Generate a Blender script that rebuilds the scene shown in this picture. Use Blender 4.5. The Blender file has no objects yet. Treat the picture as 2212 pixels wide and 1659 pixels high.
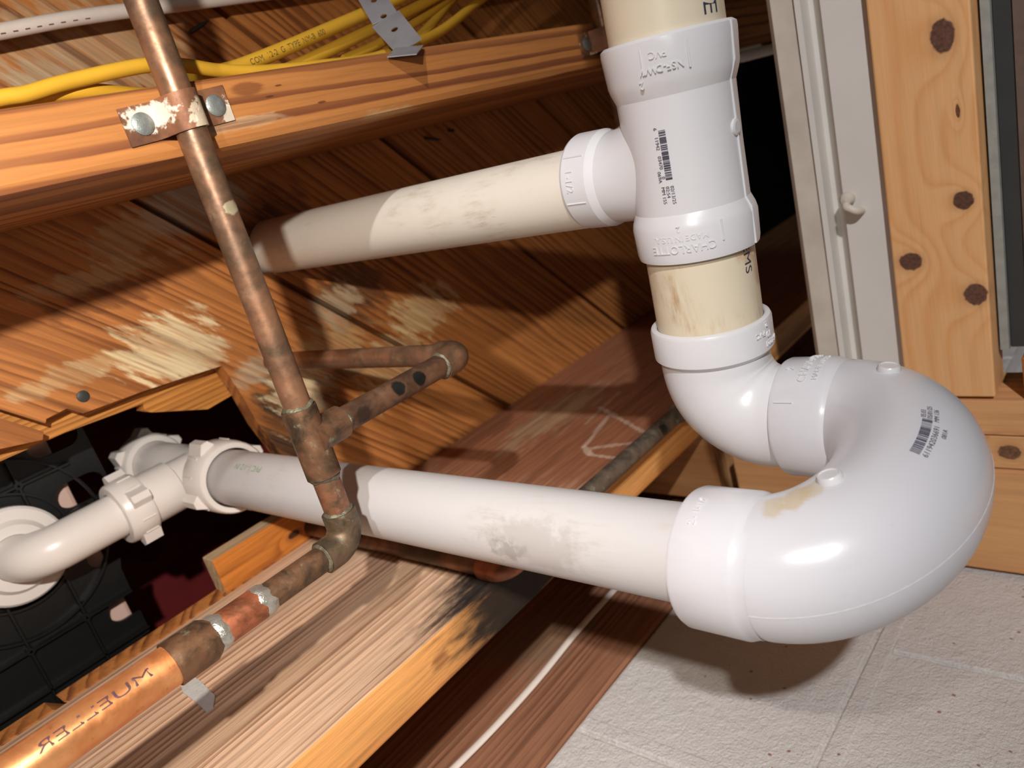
import bpy, bmesh, math, random
from mathutils import Vector, Matrix
SC = bpy.context.scene
COL = SC.collection
PI = math.pi
R = random.Random(7)

# ------------------------------------------------------------------ camera
# scene frame: origin at the camera, x along the joists, y across them towards the block wall, z up
ZC = 1.45                                   # height of the camera above the basement floor
F_PX, CX, CY = 1661.0, 1106.0, 829.5
EX = Vector((.62, .269, -.737))             # picture right, in the scene frame
EF = Vector((.676, .294, .676))             # view direction
EF.normalize()
EX = (EX - EF * EX.dot(EF)).normalized()
ED = EF.cross(EX).normalized()              # picture down
cam_d = bpy.data.cameras.new('camera')
cam = bpy.data.objects.new('camera', cam_d)
COL.objects.link(cam)
M = Matrix.Identity(4)
for i in range(3):
    M[i][0] = EX[i]; M[i][1] = -ED[i]; M[i][2] = -EF[i]
M[2][3] = ZC
cam.matrix_world = M
cam_d.sensor_width = 36
cam_d.lens = F_PX / 2212 * 36
cam_d.clip_start = .01
cam_d.dof.use_dof = True
cam_d.dof.focus_distance = .43
cam_d.dof.aperture_fstop = 9.5
SC.camera = cam

# ------------------------------------------------------------------ light and exposure
SC.view_settings.view_transform = 'Standard'
SC.view_settings.look = 'None'
SC.view_settings.exposure = 0.2
SC.view_settings.gamma = 1.0
W = bpy.data.worlds.new('basement'); SC.world = W
W.use_nodes = True
W.node_tree.nodes['Background'].inputs[0].default_value = (1.0, .82, .62, 1)
W.node_tree.nodes['Background'].inputs[1].default_value = .032


def cam_pt(x, y, z):
    return EX * x + ED * y + EF * z + Vector((0, 0, ZC))


def lamp(name, pos, watts, col, rad):
    l = bpy.data.lights.new(name, 'POINT')
    l.energy = watts; l.color = col; l.shadow_soft_size = rad
    o = bpy.data.objects.new(name, l); COL.objects.link(o); o.location = pos
    return o




def beam(name, pos, target, watts, col, rad, angle, blend):
    d = bpy.data.lights.new(name, 'SPOT')
    d.energy = watts; d.color = col; d.shadow_soft_size = rad; d.spot_size = math.radians(angle); d.spot_blend = blend
    o = bpy.data.objects.new(name, d); COL.objects.link(o); o.location = Vector(pos) + Vector((0, 0, ZC))
    o.rotation_euler = (Vector(target) - Vector(pos)).to_track_quat('-Z', 'Y').to_euler()
    return o


# a hand lamp pointed up into the joists, a cooler one from further back, and the phone's own light
beam('hand_lamp', (-.055, -.145, .011), (-.02, .15, .55), 19.0, (1.0, .945, .88), .007, 132, 1.0)
beam('flashlight', (-1.1, -1.5, -.95), (.68, .38, .06), 165.0, (.97, .97, 1.0), .03, 36, .8)
lamp('phone_light', cam_pt(.012, -.05, -.012), .22, (1.0, .97, .97), .004)


def at(px, py, axis, val):
    """point where the sight line through a pixel meets the plane axis = val (scene frame)"""
    d = EX * ((px - CX) / F_PX) + ED * ((py - CY) / F_PX) + EF
    return d * (val / d['xyz'.index(axis)])


# ------------------------------------------------------------------ node helper
class NT:
    def __init__(s, name):
        s.mat = bpy.data.materials.new(name); s.mat.use_nodes = True
        s.t = s.mat.node_tree; s.t.nodes.clear()
        s.out = s.n('ShaderNodeOutputMaterial')
        s.bsdf = s.n('ShaderNodeBsdfPrincipled')
        s.l(s.bsdf.outputs[0], s.out.inputs[0])

    def n(s, t): return s.t.nodes.new(t)
    def l(s, a, b): s.t.links.new(a, b)

    def put(s, v, inp):
        if isinstance(v, bpy.types.NodeSocket): s.l(v, inp)
        elif isinstance(v, (tuple, list)) and inp.type == 'RGBA': inp.default_value = (*v[:3], 1)
        elif isinstance(v, (tuple, list, Vector)): inp.default_value = v[:3]
        else: inp.default_value = v

    def m(s, op, a, b=0.0, c=0.0, clamp=False):
        k = s.n('ShaderNodeMath'); k.operation = op; k.use_clamp = clamp
        for i, v in enumerate((a, b, c)): s.put(v, k.inputs[i])
        return k.outputs[0]

    def v(s, op, a, b=(0, 0, 0)):
        k = s.n('ShaderNodeVectorMath'); k.operation = op
        s.put(a, k.inputs[0]); s.put(b, k.inputs[1])
        return k.outputs['Value'] if op in ('LENGTH', 'DOT_PRODUCT', 'DISTANCE') else k.outputs[0]

    def sep(s, v):
        k = s.n('ShaderNodeSeparateXYZ'); s.l(v, k.inputs[0]); return k.outputs

    def comb(s, x, y, z):
        k = s.n('ShaderNodeCombineXYZ')
        for i, q in enumerate((x, y, z)): s.put(q, k.inputs[i])
        return k.outputs[0]

    def noise(s, vec, scale=1.0, detail=3.0, rough=.5, dist=0.0, col=False):
        k = s.n('ShaderNodeTexNoise'); s.put(vec, k.inputs['Vector'])
        k.inputs['Scale'].default_value = scale; k.inputs['Detail'].default_value = detail
        k.inputs['Roughness'].default_value = rough; k.inputs['Distortion'].default_value = dist
        return k.outputs[1 if col else 0]

    def ramp(s, f, pts, interp='LINEAR'):
        k = s.n('ShaderNodeValToRGB'); s.put(f, k.inputs[0]); e = k.color_ramp
        e.interpolation = interp
        while len(e.elements) < len(pts): e.elements.new(.5)
        for q, (p, c) in zip(e.elements, pts):
            q.position = p; q.color = (*c, 1) if isinstance(c, (tuple, list)) else (c, c, c, 1)
        return k.outputs[0]

    def mr(s, f, a, b, c=0.0, d=1.0, smooth=True):
        k = s.n('ShaderNodeMapRange'); k.interpolation_type = 'SMOOTHSTEP' if smooth else 'LINEAR'
        for i, q in enumerate((f, a, b, c, d)): s.put(q, k.inputs[i])
        return k.outputs[0]

    def mix(s, f, a, b, mode='MIX'):
        k = s.n('ShaderNodeMix'); k.data_type = 'RGBA'; k.blend_type = mode
        s.put(f, k.inputs[0]); s.put(a, k.inputs[6]); s.put(b, k.inputs[7])
        return k.outputs[2]

    def pos(s):
        """position in the scene frame"""
        g = s.n('ShaderNodeNewGeometry')
        return s.v('SUBTRACT', g.outputs['Position'], (0, 0, ZC))

    def bump(s, h, strength=.3, dist=.001, nrm=None):
        k = s.n('ShaderNodeBump'); k.inputs['Strength'].default_value = strength
        k.inputs['Distance'].default_value = dist; s.put(h, k.inputs['Height'])
        if nrm: s.l(nrm, k.inputs['Normal'])
        return k.outputs[0]

    def done(s, col, rough=.5, metal=0.0, nrm=None, spec=.5, coat=0.0):
        b = s.bsdf
        s.put(col, b.inputs['Base Color']); s.put(rough, b.inputs['Roughness'])
        s.put(metal, b.inputs['Metallic']); b.inputs['Specular IOR Level'].default_value = spec
        b.inputs['Coat Weight'].default_value = coat; b.inputs['Coat Roughness'].default_value = .08
        if nrm: s.l(nrm, b.inputs['Normal'])
        return s.mat


def srgb(r, g, b):
    return tuple((c / 255 / 12.92) if c <= 10 else (((c / 255) + .055) / 1.055) ** 2.4 for c in (r, g, b))


# ------------------------------------------------------------------ materials
def wood(name, light, dark, spacing=.006, axis='x', centre=(.05, -.08), wob=.01, wob2=.0015, rough=.62,
         fibre=.25, stains=(), knots=(), lines=(), bump=.5, sharp=.8, seed=0.0, blotch=.3, grey=None, vary=0.0, irr=2.2, ring_min=.25, streak=.3, prof=None):
    s = NT(name)
    P = s.pos()
    x, y, z = s.sep(P)
    if axis == 'y': gx, gy, gz = y, x, z
    elif axis == 'z': gx, gy, gz = z, y, x
    elif axis == 'd':                              # planks laid at 45 degrees
        gx = s.m('MULTIPLY', s.m('ADD', x, y), .7071); gy = s.m('MULTIPLY', s.m('SUBTRACT', x, y), .7071); gz = z
    else: gx, gy, gz = x, y, z
    if vary:
        oi = s.n('ShaderNodeObjectInfo').outputs['Random']
        off = s.m('MULTIPLY', oi, 7.0)
        gx = s.m('ADD', gx, off); gcy = s.m('MULTIPLY', s.m('SUBTRACT', oi, .5), vary)
        gy2 = s.m('ADD', gy, gcy)
    else:
        gy2 = gy
    gx = s.m('ADD', gx, seed)
    n_lo = s.noise(s.comb(s.m('MULTIPLY', gx, 2.2), s.m('MULTIPLY', gy2, 9), s.m('MULTIPLY', gz, 9)), 1, 2)
    n_hi = s.noise(s.comb(s.m('MULTIPLY', gx, 14), s.m('MULTIPLY', gy2, 90), s.m('MULTIPLY', gz, 90)), 1, 3)
    dy = s.m('SUBTRACT', gy2, centre[0]); dz = s.m('SUBTRACT', gz, centre[1])
    r = s.m('SQRT', s.m('ADD', s.m('MULTIPLY', dy, dy), s.m('MULTIPLY', dz, dz)))
    r = s.m('MULTIPLY_ADD', s.m('SUBTRACT', n_lo, .5), wob * 2, r)
    r = s.m('MULTIPLY_ADD', s.m('SUBTRACT', n_hi, .5), wob2 * 2, r)
    for (c, rad, _) in knots:
        d = s.v('LENGTH', s.v('DIVIDE', s.v('SUBTRACT', P, c), tuple(q * 2.6 for q in rad)))
        r = s.m('MULTIPLY_ADD', s.m('POWER', 2.718, s.m('MULTIPLY', s.m('MULTIPLY', d, d), -1.0)), spacing * 2.2, r)
    rw = s.m('MULTIPLY', r, .42 / spacing)
    q = s.m('MULTIPLY_ADD', s.m('SUBTRACT', s.noise(s.comb(rw, s.m('MULTIPLY', gx, .7), 0.0), 1, 2), .5), irr, s.m('DIVIDE', r, spacing))
    t = s.m('FRACT', q)
    ringm = s.ramp(t, prof or [(0, 0), (.35, .08), (sharp, .92), (min(sharp + .1, .97), 1), (1, .05)])
    fade = s.noise(s.comb(s.m('MULTIPLY', gx, 3), s.m('MULTIPLY', gy2, 30), s.m('MULTIPLY', gz, 30)), 1, 2)
    ringm = s.m('MULTIPLY', ringm, s.mr(fade, .3, .62, ring_min, 1.0))
    strk = s.noise(s.comb(s.m('MULTIPLY', gx, 7), s.m('MULTIPLY', gy2, 190), s.m('MULTIPLY', gz, 190)), 1, 4, .6)
    fib = s.noise(s.comb(s.m('MULTIPLY', gx, 25), s.m('MULTIPLY', gy2, 700), s.m('MULTIPLY', gz, 700)), 1, 3, .6)
    blo = s.noise(s.comb(s.m('MULTIPLY', gx, 7), s.m('MULTIPLY', gy2, 22), s.m('MULTIPLY', gz, 22)), 1, 4)
    col = s.mix(ringm, light, dark)
    col = s.mix(s.mr(blo, .35, .75, 0, blotch), col, s.mix(.5, dark, light) if not grey else grey)
    edge = s.noise(s.comb(s.m('MULTIPLY', gx, 30), s.m('MULTIPLY', gy2, 140), s.m('MULTIPLY', gz, 140)), 1, 4, .65)
    edge2 = s.m('SUBTRACT', edge, .5)
    for st_ in stains:
        (c, rad, cc, st, rag), lo = st_[:5], (st_[5] if len(st_) > 5 else .6)
        d = s.v('LENGTH', s.v('DIVIDE', s.v('SUBTRACT', P, c), rad))
        f = s.mr(s.m('MULTIPLY_ADD', edge2, rag, d), lo, 1.1, st, 0)
        if rag > 1.5: f = s.m('MULTIPLY', f, s.mr(strk, .36, .58, .45, 1.0))
        col = s.mix(f, col, cc)
    for (a, b, w, cc, st) in lines:                # mineral streaks: distance to a segment, wobbled
        pa = s.v('SUBTRACT', P, a); ba = Vector(b) - Vector(a)
        h = s.m('DIVIDE', s.v('DOT_PRODUCT', pa, tuple(ba)), ba.length_squared, clamp=True)
        k = s.n('ShaderNodeVectorMath'); k.operation = 'SCALE'; k.inputs[0].default_value = ba; s.l(h, k.inputs[3])
        d = s.v('LENGTH', s.v('SUBTRACT', pa, k.outputs[0]))
        d = s.m('MULTIPLY_ADD', edge2, w * 2.4, d)
        f = s.mr(d, w * .3, w, st, 0)
        col = s.mix(f, col, cc)
    for (c, rad, cc) in knots:
        d = s.v('LENGTH', s.v('DIVIDE', s.v('SUBTRACT', P, c), rad))
        d = s.m('MULTIPLY_ADD', s.m('SUBTRACT', s.noise(P, 260, 3), .5), .35, d)
        col = s.mix(s.mr(d, .9, 1.6, .35, 0), col, s.mix(.5, cc, light))
        col = s.mix(s.mr(d, .82, 1.0, .93, 0), col, s.mix(s.mr(s.noise(P, 420, 3), .3, .7), cc, tuple(q * .45 for q in cc)))
    col = s.mix(1.0, col, s.ramp(fib, [(.25, 1 - fibre), (.7, 1.0 + fibre * .3)]), 'MULTIPLY')
    col = s.mix(1.0, col, s.ramp(strk, [(.28, 1 - streak), (.5, 1.0), (.75, 1.0 + streak * .4)]), 'MULTIPLY')
    h = s.m('ADD', s.m('MULTIPLY', ringm, .5), s.m('ADD', fib, strk))
    nrm = s.bump(h, bump * .6, .0006)
    return s.done(col, rough, 0, nrm, .3)


def pvc(name, col, rough=.24, dirt=None, amt=0.0, axis='y', streak=0.0, stains=(), spec=.5):
    s = NT(name); P = s.pos(); x, y, z = s.sep(P)
    c = s.mix(s.mr(s.noise(P, 18, 4), .3, .75, 0, .25), col, tuple(q * .93 for q in col))
    if amt:
        a = (x, y, z)
        sc = [260, 260, 260]; sc['xyz'.index(axis)] = 45
        st = s.noise(s.comb(*[s.m('MULTIPLY', q, k) for q, k in zip(a, sc)]), 1, 5, .7)
        mask = s.m('MULTIPLY', s.mr(s.noise(P, 26, 5, .6), .45, .72), s.mr(st, .4, .75))
        c = s.mix(s.m('MULTIPLY', mask, amt), c, dirt)
        sc[:] = [700, 700, 700]; sc['xyz'.index(axis)] = 60
        ln = s.noise(s.comb(*[s.m('MULTIPLY', q, k) for q, k in zip(a, sc)]), 1, 4, .6)
        c = s.mix(s.mr(ln, .70, .80, 0, streak), c, tuple(q * .35 for q in dirt))
    for (cc, rad, k, st, rag) in stains:
        d = s.v('LENGTH', s.v('DIVIDE', s.v('SUBTRACT', P, cc), rad))
        d = s.m('MULTIPLY_ADD', s.m('SUBTRACT', s.noise(P, 120, 5, .65), .5), rag, d)
        c = s.mix(s.mr(d, .55, 1.05, st, 0), c, k)
    nrm = s.bump(s.noise(P, 900, 2), .04, .0004)
    return s.done(c, rough, 0, nrm, spec)


def copper(name, a, b, c3=None, scale=40, metal=.75, rough=.42, patina=.35, seed=0.0, stains=()):
    s = NT(name); P = s.v('ADD', s.pos(), (seed, seed * .7, 0))
    n = s.noise(P, scale, 5, .62, .4)
    col = s.mix(s.mr(n, .35, .66), a, b)
    n2 = s.noise(s.v('ADD', P, (3, 1, 2)), scale * 2.3, 5, .7)
    f = s.mr(n2, .58, .72, 0, patina)
    if c3: col = s.mix(f, col, c3)
    sp = s.noise(P, scale * 9, 3, .6)
    col = s.mix(s.mr(sp, .62, .75, 0, .35), col, tuple(q * .3 for q in b))
    P0 = s.pos()
    for (cc, rad, k, st, rag) in stains:
        d = s.v('LENGTH', s.v('DIVIDE', s.v('SUBTRACT', P0, cc), rad))
        d = s.m('MULTIPLY_ADD', s.m('SUBTRACT', s.noise(P0, 300, 4, .6), .5), rag, d)
        col = s.mix(s.mr(d, .7, 1.0, st, 0), col, k)
    ro = s.mr(n2, .3, .8, rough - .08, rough + .25)
    me = s.m('SUBTRACT', metal, s.m('MULTIPLY', f, .6), clamp=True)
    return s.done(col, ro, me, s.bump(n2, .15, .0006))


def plain(name, col, rough=.5, metal=0.0, noise=.0, scale=60, bump=0.0, spec=.5):
    s = NT(name); P = s.pos()
    c = s.mix(s.mr(s.noise(P, scale, 4), .3, .75, 0, noise), col, tuple(q * .45 for q in col)) if noise else col
    nrm = s.bump(s.noise(P, scale * 4, 4), bump, .0012) if bump else None
    return s.done(c, rough, metal, nrm, spec)


# ------------------------------------------------------------------ mesh helper
class MB:
    def __init__(s):
        s.v = []; s.f = []; s.mi = []; s.sm = []

    def add(s, vs, fs, mi=0, smooth=True):
        o = len(s.v); s.v += [tuple(q) for q in vs]
        for f in fs: s.f.append(tuple(i + o for i in f)); s.mi.append(mi); s.sm.append(smooth)
        return s

    def box(s, lo, hi, bev=0.0, mi=0, seg=2):
        bm = bmesh.new(); bmesh.ops.create_cube(bm, size=1)
        for v in bm.verts:
            v.co = Vector([(lo[i] + hi[i]) / 2 + v.co[i] * (hi[i] - lo[i]) for i in range(3)])
        if bev: bmesh.ops.bevel(bm, geom=bm.edges[:], offset=bev, segments=seg, affect='EDGES', profile=.5)
        bm.verts.index_update()
        s.add([v.co for v in bm.verts], [[v.index for v in f.verts] for f in bm.faces], mi, False)
        bm.free(); return s

    def sweep(s, path, rad, n=32, cap=(True, True), mi=0, squash=None):
        P = [Vector(p) for p in path]; k = len(P)
        if not isinstance(rad, (list, tuple)): rad = [rad] * k
        T = [(P[min(i + 1, k - 1)] - P[max(i - 1, 0)]).normalized() for i in range(k)]
        u = T[0].orthogonal().normalized(); vs = []; fs = []
        for i in range(k):
            u = (u - T[i] * u.dot(T[i])).normalized(); w = T[i].cross(u)
            for j in range(n):
                a = 2 * PI * j / n
                q = u * math.cos(a) + w * math.sin(a)
                if squash:
                    sd, fac = squash; sd = Vector(sd); q = q - sd * q.dot(sd) * (1 - fac)
                vs.append(P[i] + q * rad[i])
        for i in range(k - 1):
            for j in range(n):
                fs.append((i * n + j, i * n + (j + 1) % n, (i + 1) * n + (j + 1) % n, (i + 1) * n + j))
        if cap[0]: fs.append(tuple(reversed(range(n))))
        if cap[1]: fs.append(tuple((k - 1) * n + j for j in range(n)))
        return s.add(vs, fs, mi)

    def lathe(s, o, ax, prof, n=64, mi=0, closed=False, smooth=True):
        o = Vector(o); ax = Vector(ax).normalized(); u = ax.orthogonal().normalized(); w = ax.cross(u)
        vs = []; fs = []; k = len(prof)
        for (a, r) in prof:
            for j in range(n):
                t = 2 * PI * j / n
                vs.append(o + ax * a + (u * math.cos(t) + w * math.sin(t)) * max(r, 1e-5))
        for i in range(k if closed else k - 1):
            i2 = (i + 1) % k
            for j in range(n):
                fs.append((i * n + j, i2 * n + j, i2 * n + (j + 1) % n, i * n + (j + 1) % n))
        return s.add(vs, fs, mi, smooth)

    def prism(s, poly, lo, hi, axis='z', mi=0):
        n = len(poly)
        def q(p, h): return (p[0], p[1], h) if axis == 'z' else ((p[0], h, p[1]) if axis == 'y' else (h, p[0], p[1]))
        vs = [q(p, lo) for p in poly] + [q(p, hi) for p in poly]
        fs = [tuple(range(n)), tuple(range(2 * n - 1, n - 1, -1))] + [(i, i + n, (i + 1) % n + n, (i + 1) % n) for i in range(n)]
        return s.add(vs, fs, mi, False)


def link(name, me, parent=None, loc=(0, 0, 0)):
    o = bpy.data.objects.new(name, me); COL.objects.link(o)
    if parent: o.parent = parent
    else: o.location = Vector(loc) + Vector((0, 0, ZC))
    return o


def origin_of(parent):
    o = Vector((0, 0, 0)); p = parent
    while p.parent: o += p.location; p = p.parent
    return o + p.location - Vector((0, 0, ZC))


def obj(name, mb, mats, parent=None, loc=None, angle=38):
    """one mesh object from an MB; vertices are given in the scene frame"""
    mats = mats if isinstance(mats, (list, tuple)) else [mats]
    if parent: org = origin_of(parent)
    elif loc is not None: org = Vector(loc)
    else:
        xs = list(zip(*mb.v)); org = Vector([(min(q) + max(q)) / 2 for q in xs])
    me = bpy.data.meshes.new(name)
    me.from_pydata([Vector(v) - org for v in mb.v], [], mb.f)
    for m in mats: me.materials.append(m)
    for p, i, sm in zip(me.polygons, mb.mi, mb.sm): p.material_index = i; p.use_smooth = sm
    bm = bmesh.new(); bm.from_mesh(me); bmesh.ops.recalc_face_normals(bm, faces=bm.faces[:])
    for e in bm.edges:
        if len(e.link_faces) == 2 and e.calc_face_angle(0) > math.radians(angle): e.smooth = False
    bm.to_mesh(me); bm.free()
    me.update()
    return link(name, me, parent, org)


def tag(o, label, cat, group=None):
    o['label'] = label; o['category'] = cat
    if group: o['group'] = group
    return o


def thing(name, label, cat, loc, group=None):
    o = bpy.data.objects.new(name, None); COL.objects.link(o)
    o.empty_display_size = .02; o.location = Vector(loc) + Vector((0, 0, ZC))
    return tag(o, label, cat, group)


def struct(o):
    o['kind'] = 'structure'; return o


def boolean(o, cutters):
    for c in cutters:
        md = o.modifiers.new('cut', 'BOOLEAN'); md.object = c; md.operation = 'DIFFERENCE'; md.solver = 'EXACT'
    bpy.context.view_layer.update()
    dg = bpy.context.evaluated_depsgraph_get()
    me = bpy.data.meshes.new_from_object(o.evaluated_get(dg))
    o.modifiers.clear(); o.data = me


def text_mesh(txt, size, depth=0.0):
    """verts (x, y, z) and faces of a line of text, left end at x = 0, baseline y = 0"""
    c = bpy.data.curves.new('text', 'FONT'); c.body = txt; c.size = size; c.extrude = depth; c.resolution_u = 3
    o = bpy.data.objects.new('text', c); COL.objects.link(o)
    bpy.context.view_layer.update()
    me = bpy.data.meshes.new_from_object(o.evaluated_get(bpy.context.evaluated_depsgraph_get()))
    vs = [tuple(v.co) for v in me.vertices]; fs = [tuple(p.vertices) for p in me.polygons]
    bpy.data.objects.remove(o); bpy.data.meshes.remove(me); bpy.data.curves.remove(c)
    return vs, fs


class Cyl:
    """surface of a pipe: u runs along the axis, t (an angle) around it; t = 0 faces n0"""
    def __init__(s, o, ax, n0, r, flip=1):
        s.o = Vector(o); s.ax = Vector(ax).normalized()
        s.n = Vector(n0); s.n = (s.n - s.ax * s.n.dot(s.ax)).normalized(); s.w = s.ax.cross(s.n) * flip; s.r = r

    def at(s, u, arc, h=0.0):
        t = arc / s.r
        return s.o + s.ax * u + (s.n * math.cos(t) + s.w * math.sin(t)) * (s.r + h)


def wrap_text(mb, surf, txt, size, u0, a0, xdir, ydir, lift=.00015, depth=0.0, sx=1.0, mi=0):
    """xdir, ydir: (du, darc) per unit of text x and y"""
    vs, fs = text_mesh(txt, size, depth)
    out = [surf.at(u0 + x * sx * xdir[0] + y * ydir[0], a0 + x * sx * xdir[1] + y * ydir[1], lift + (z + depth)) for x, y, z in vs]
    mb.add(out, fs, mi, False)


def wrap_bars(mb, surf, widths, u0, a0, xdir, ydir, h, lift=.00015, mi=0):
    p = 0.0
    for i, w in enumerate(widths):
        if i % 2 == 0:
            k = 5
            vs = []
            for j in range(k):
                for x in (p, p + w):
                    y = h * j / (k - 1)
                    vs.append(surf.at(u0 + x * xdir[0] + y * ydir[0], a0 + x * xdir[1] + y * ydir[1], lift))
            mb.add(vs, [(2 * j, 2 * j + 1, 2 * j + 3, 2 * j + 2) for j in range(k - 1)], mi, False)
        p += w


def bar_widths(n, unit, seed):
    r = random.Random(seed); return [unit * r.choice((1, 1, 1, 2, 2, 3)) for _ in range(n)]


def arc_pts(c, d1, d2, r1, r2, a0, a1, n):
    c = Vector(c); d1 = Vector(d1); d2 = Vector(d2)
    return [c + d1 * r1 * math.cos(a0 + (a1 - a0) * i / n) + d2 * r2 * math.sin(a0 + (a1 - a0) * i / n) for i in range(n + 1)]


def smooth_path(pts, k=8):
    """Catmull-Rom through the points"""
    P = [Vector(p) for p in pts]; P = [P[0] * 2 - P[1]] + P + [P[-1] * 2 - P[-2]]; out = []
    for i in range(1, len(P) - 2):
        for j in range(k):
            t = j / k; a, b, c, d = P[i - 1:i + 3]
            out.append(.5 * ((2 * b) + (c - a) * t + (2 * a - 5 * b + 4 * c - d) * t * t + (3 * b - a - 3 * c + d) * t ** 3))
    out.append(P[-2]); return out

# ================================================================== palette
M_pvc = pvc('white_pvc', srgb(208, 206, 207), .27, srgb(150, 130, 100), .08, 'z', .12)
M_pvc_tub = pvc('white_waste_plastic', srgb(234, 226, 219), .3)
M_pipe_white = pvc('scuffed_white_pipe', srgb(190, 186, 184), .42, srgb(150, 132, 105), .35, 'z', .35,
                   stains=[((.252, .202, .268), (.016, .016, .040), srgb(150, 140, 130), .42, 1.6),
                           ((.250, .206, .285), (.010, .008, .016), srgb(126, 120, 114), .42, 1.8),
                           ((.262, .232, .25), (.02, .012, .07), srgb(186, 168, 130), .6, 1.5)])  # last entry paints the warm light along the pipe's lower side
M_pipe_cream = pvc('aged_cream_pipe', srgb(212, 203, 189), .45, srgb(150, 126, 90), .55, 'z', .7)
M_pipe_tan = pvc('yellowed_pipe', srgb(212, 199, 174), .38, srgb(166, 122, 70), .8, 'y', .4,
                 stains=[((.40, .105, .180), (.012, .016, .014), srgb(160, 108, 58), .6, 1.2),
                         ((.385, .09, .18), (.012, .008, .012), srgb(176, 120, 70), .5, 1.4)])
M_ink = plain('dark_print_ink', srgb(52, 50, 72), .6)
M_ink_pale = plain('faded_print_ink', srgb(96, 80, 40), .7)
M_ink_green = plain('green_print_ink', srgb(120, 150, 112), .7)
M_ink_plum = plain('plum_print_ink', srgb(70, 36, 44), .6)
M_cop = copper('tarnished_copper', srgb(150, 108, 80), srgb(92, 74, 58), srgb(120, 110, 90), 30, .58, .42, .4,
    stains=[((.217, -.006, .378), (.006, .004, .006), srgb(196, 184, 150), .8, .9)])
M_cop_dark = copper('dark_flux_stained_copper', srgb(128, 92, 66), srgb(62, 52, 40), srgb(118, 128, 100), 55, .6, .48, .55, 2.0)
M_cop_elbow = copper('green_tinged_copper', srgb(112, 90, 68), srgb(60, 54, 44), srgb(104, 128, 104), 60, .55, .45, .75, 5.0)
M_cop_new = copper('bright_copper', srgb(236, 168, 112), srgb(206, 128, 74), srgb(176, 110, 62), 22, .7, .34, .3, 1.0)
M_cop_orange = copper('heat_orange_copper', srgb(188, 110, 74), srgb(120, 72, 48), srgb(110, 90, 70), 50, .6, .45, .5, 8.0)
M_cop_grey = copper('grey_green_copper', srgb(130, 112, 94), srgb(74, 70, 60), srgb(112, 138, 122), 60, .45, .5, .8, 4.0)
M_solder = plain('solder', srgb(200, 196, 184), .32, .8, .5, 200, .4)
M_flux = plain('crusted_flux', srgb(112, 104, 84), .5, .35, .85, 130, .6)
M_strap = copper('rusty_copper_strap', srgb(142, 94, 64), srgb(92, 60, 42), srgb(226, 214, 190), 34, .3, .6, 1.4, 6.3,
    stains=[((.199, -.058, .392), (.013, .008, .02), srgb(224, 214, 196), .9, 1.7), ((.221, -.052, .38), (.010, .010, .02), srgb(216, 202, 176), .7, 1.8), ((.244, -.052, .394), (.006, .008, .02), srgb(214, 204, 184), .8, 1.6)])
M_screw = plain('zinc_screw', srgb(140, 144, 140), .5, .6, .5, 300, .2)
M_galv = plain('galvanised_steel', srgb(176, 174, 176), .36, .55, .3, 60)
M_yellow = plain('yellow_cable_jacket', srgb(204, 156, 46), .42, 0, .15, 60)
M_white_cable = plain('white_cable_jacket', srgb(226, 212, 200), .5, 0, .12, 60)
M_black = plain('black_plastic', srgb(20, 20, 20), .42, 0, .3, 40, .1)
M_pink = plain('pale_pink_tub_shell', srgb(222, 186, 172), .5)
M_red = plain('dark_red_sheet', srgb(120, 24, 28), .7, 0, .4, 20)
M_void = plain('unlit_bay_black', srgb(22, 20, 18), .9)  # near-black base colour stands in for unlit depth
M_smear = plain('pale_dried_smear', srgb(204, 200, 194), .3, 0, .25, 120, .4)
M_grey_paint = plain('pale_grey_paint', srgb(216, 211, 203), .5, 0, .12, 16, .06)
M_worn_paint = plain('worn_white_paint', srgb(206, 196, 180), .55, 0, .35, 24, .1)
M_dark = plain('dark_metal', srgb(60, 60, 58), .5, .2, .2, 40)
M_gyp = plain('grey_board_edge', srgb(150, 150, 142), .8, 0, .3, 120, .2)
M_brownboard = plain('brown_board', srgb(104, 84, 72), .7, 0, .35, 90, .2)

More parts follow.
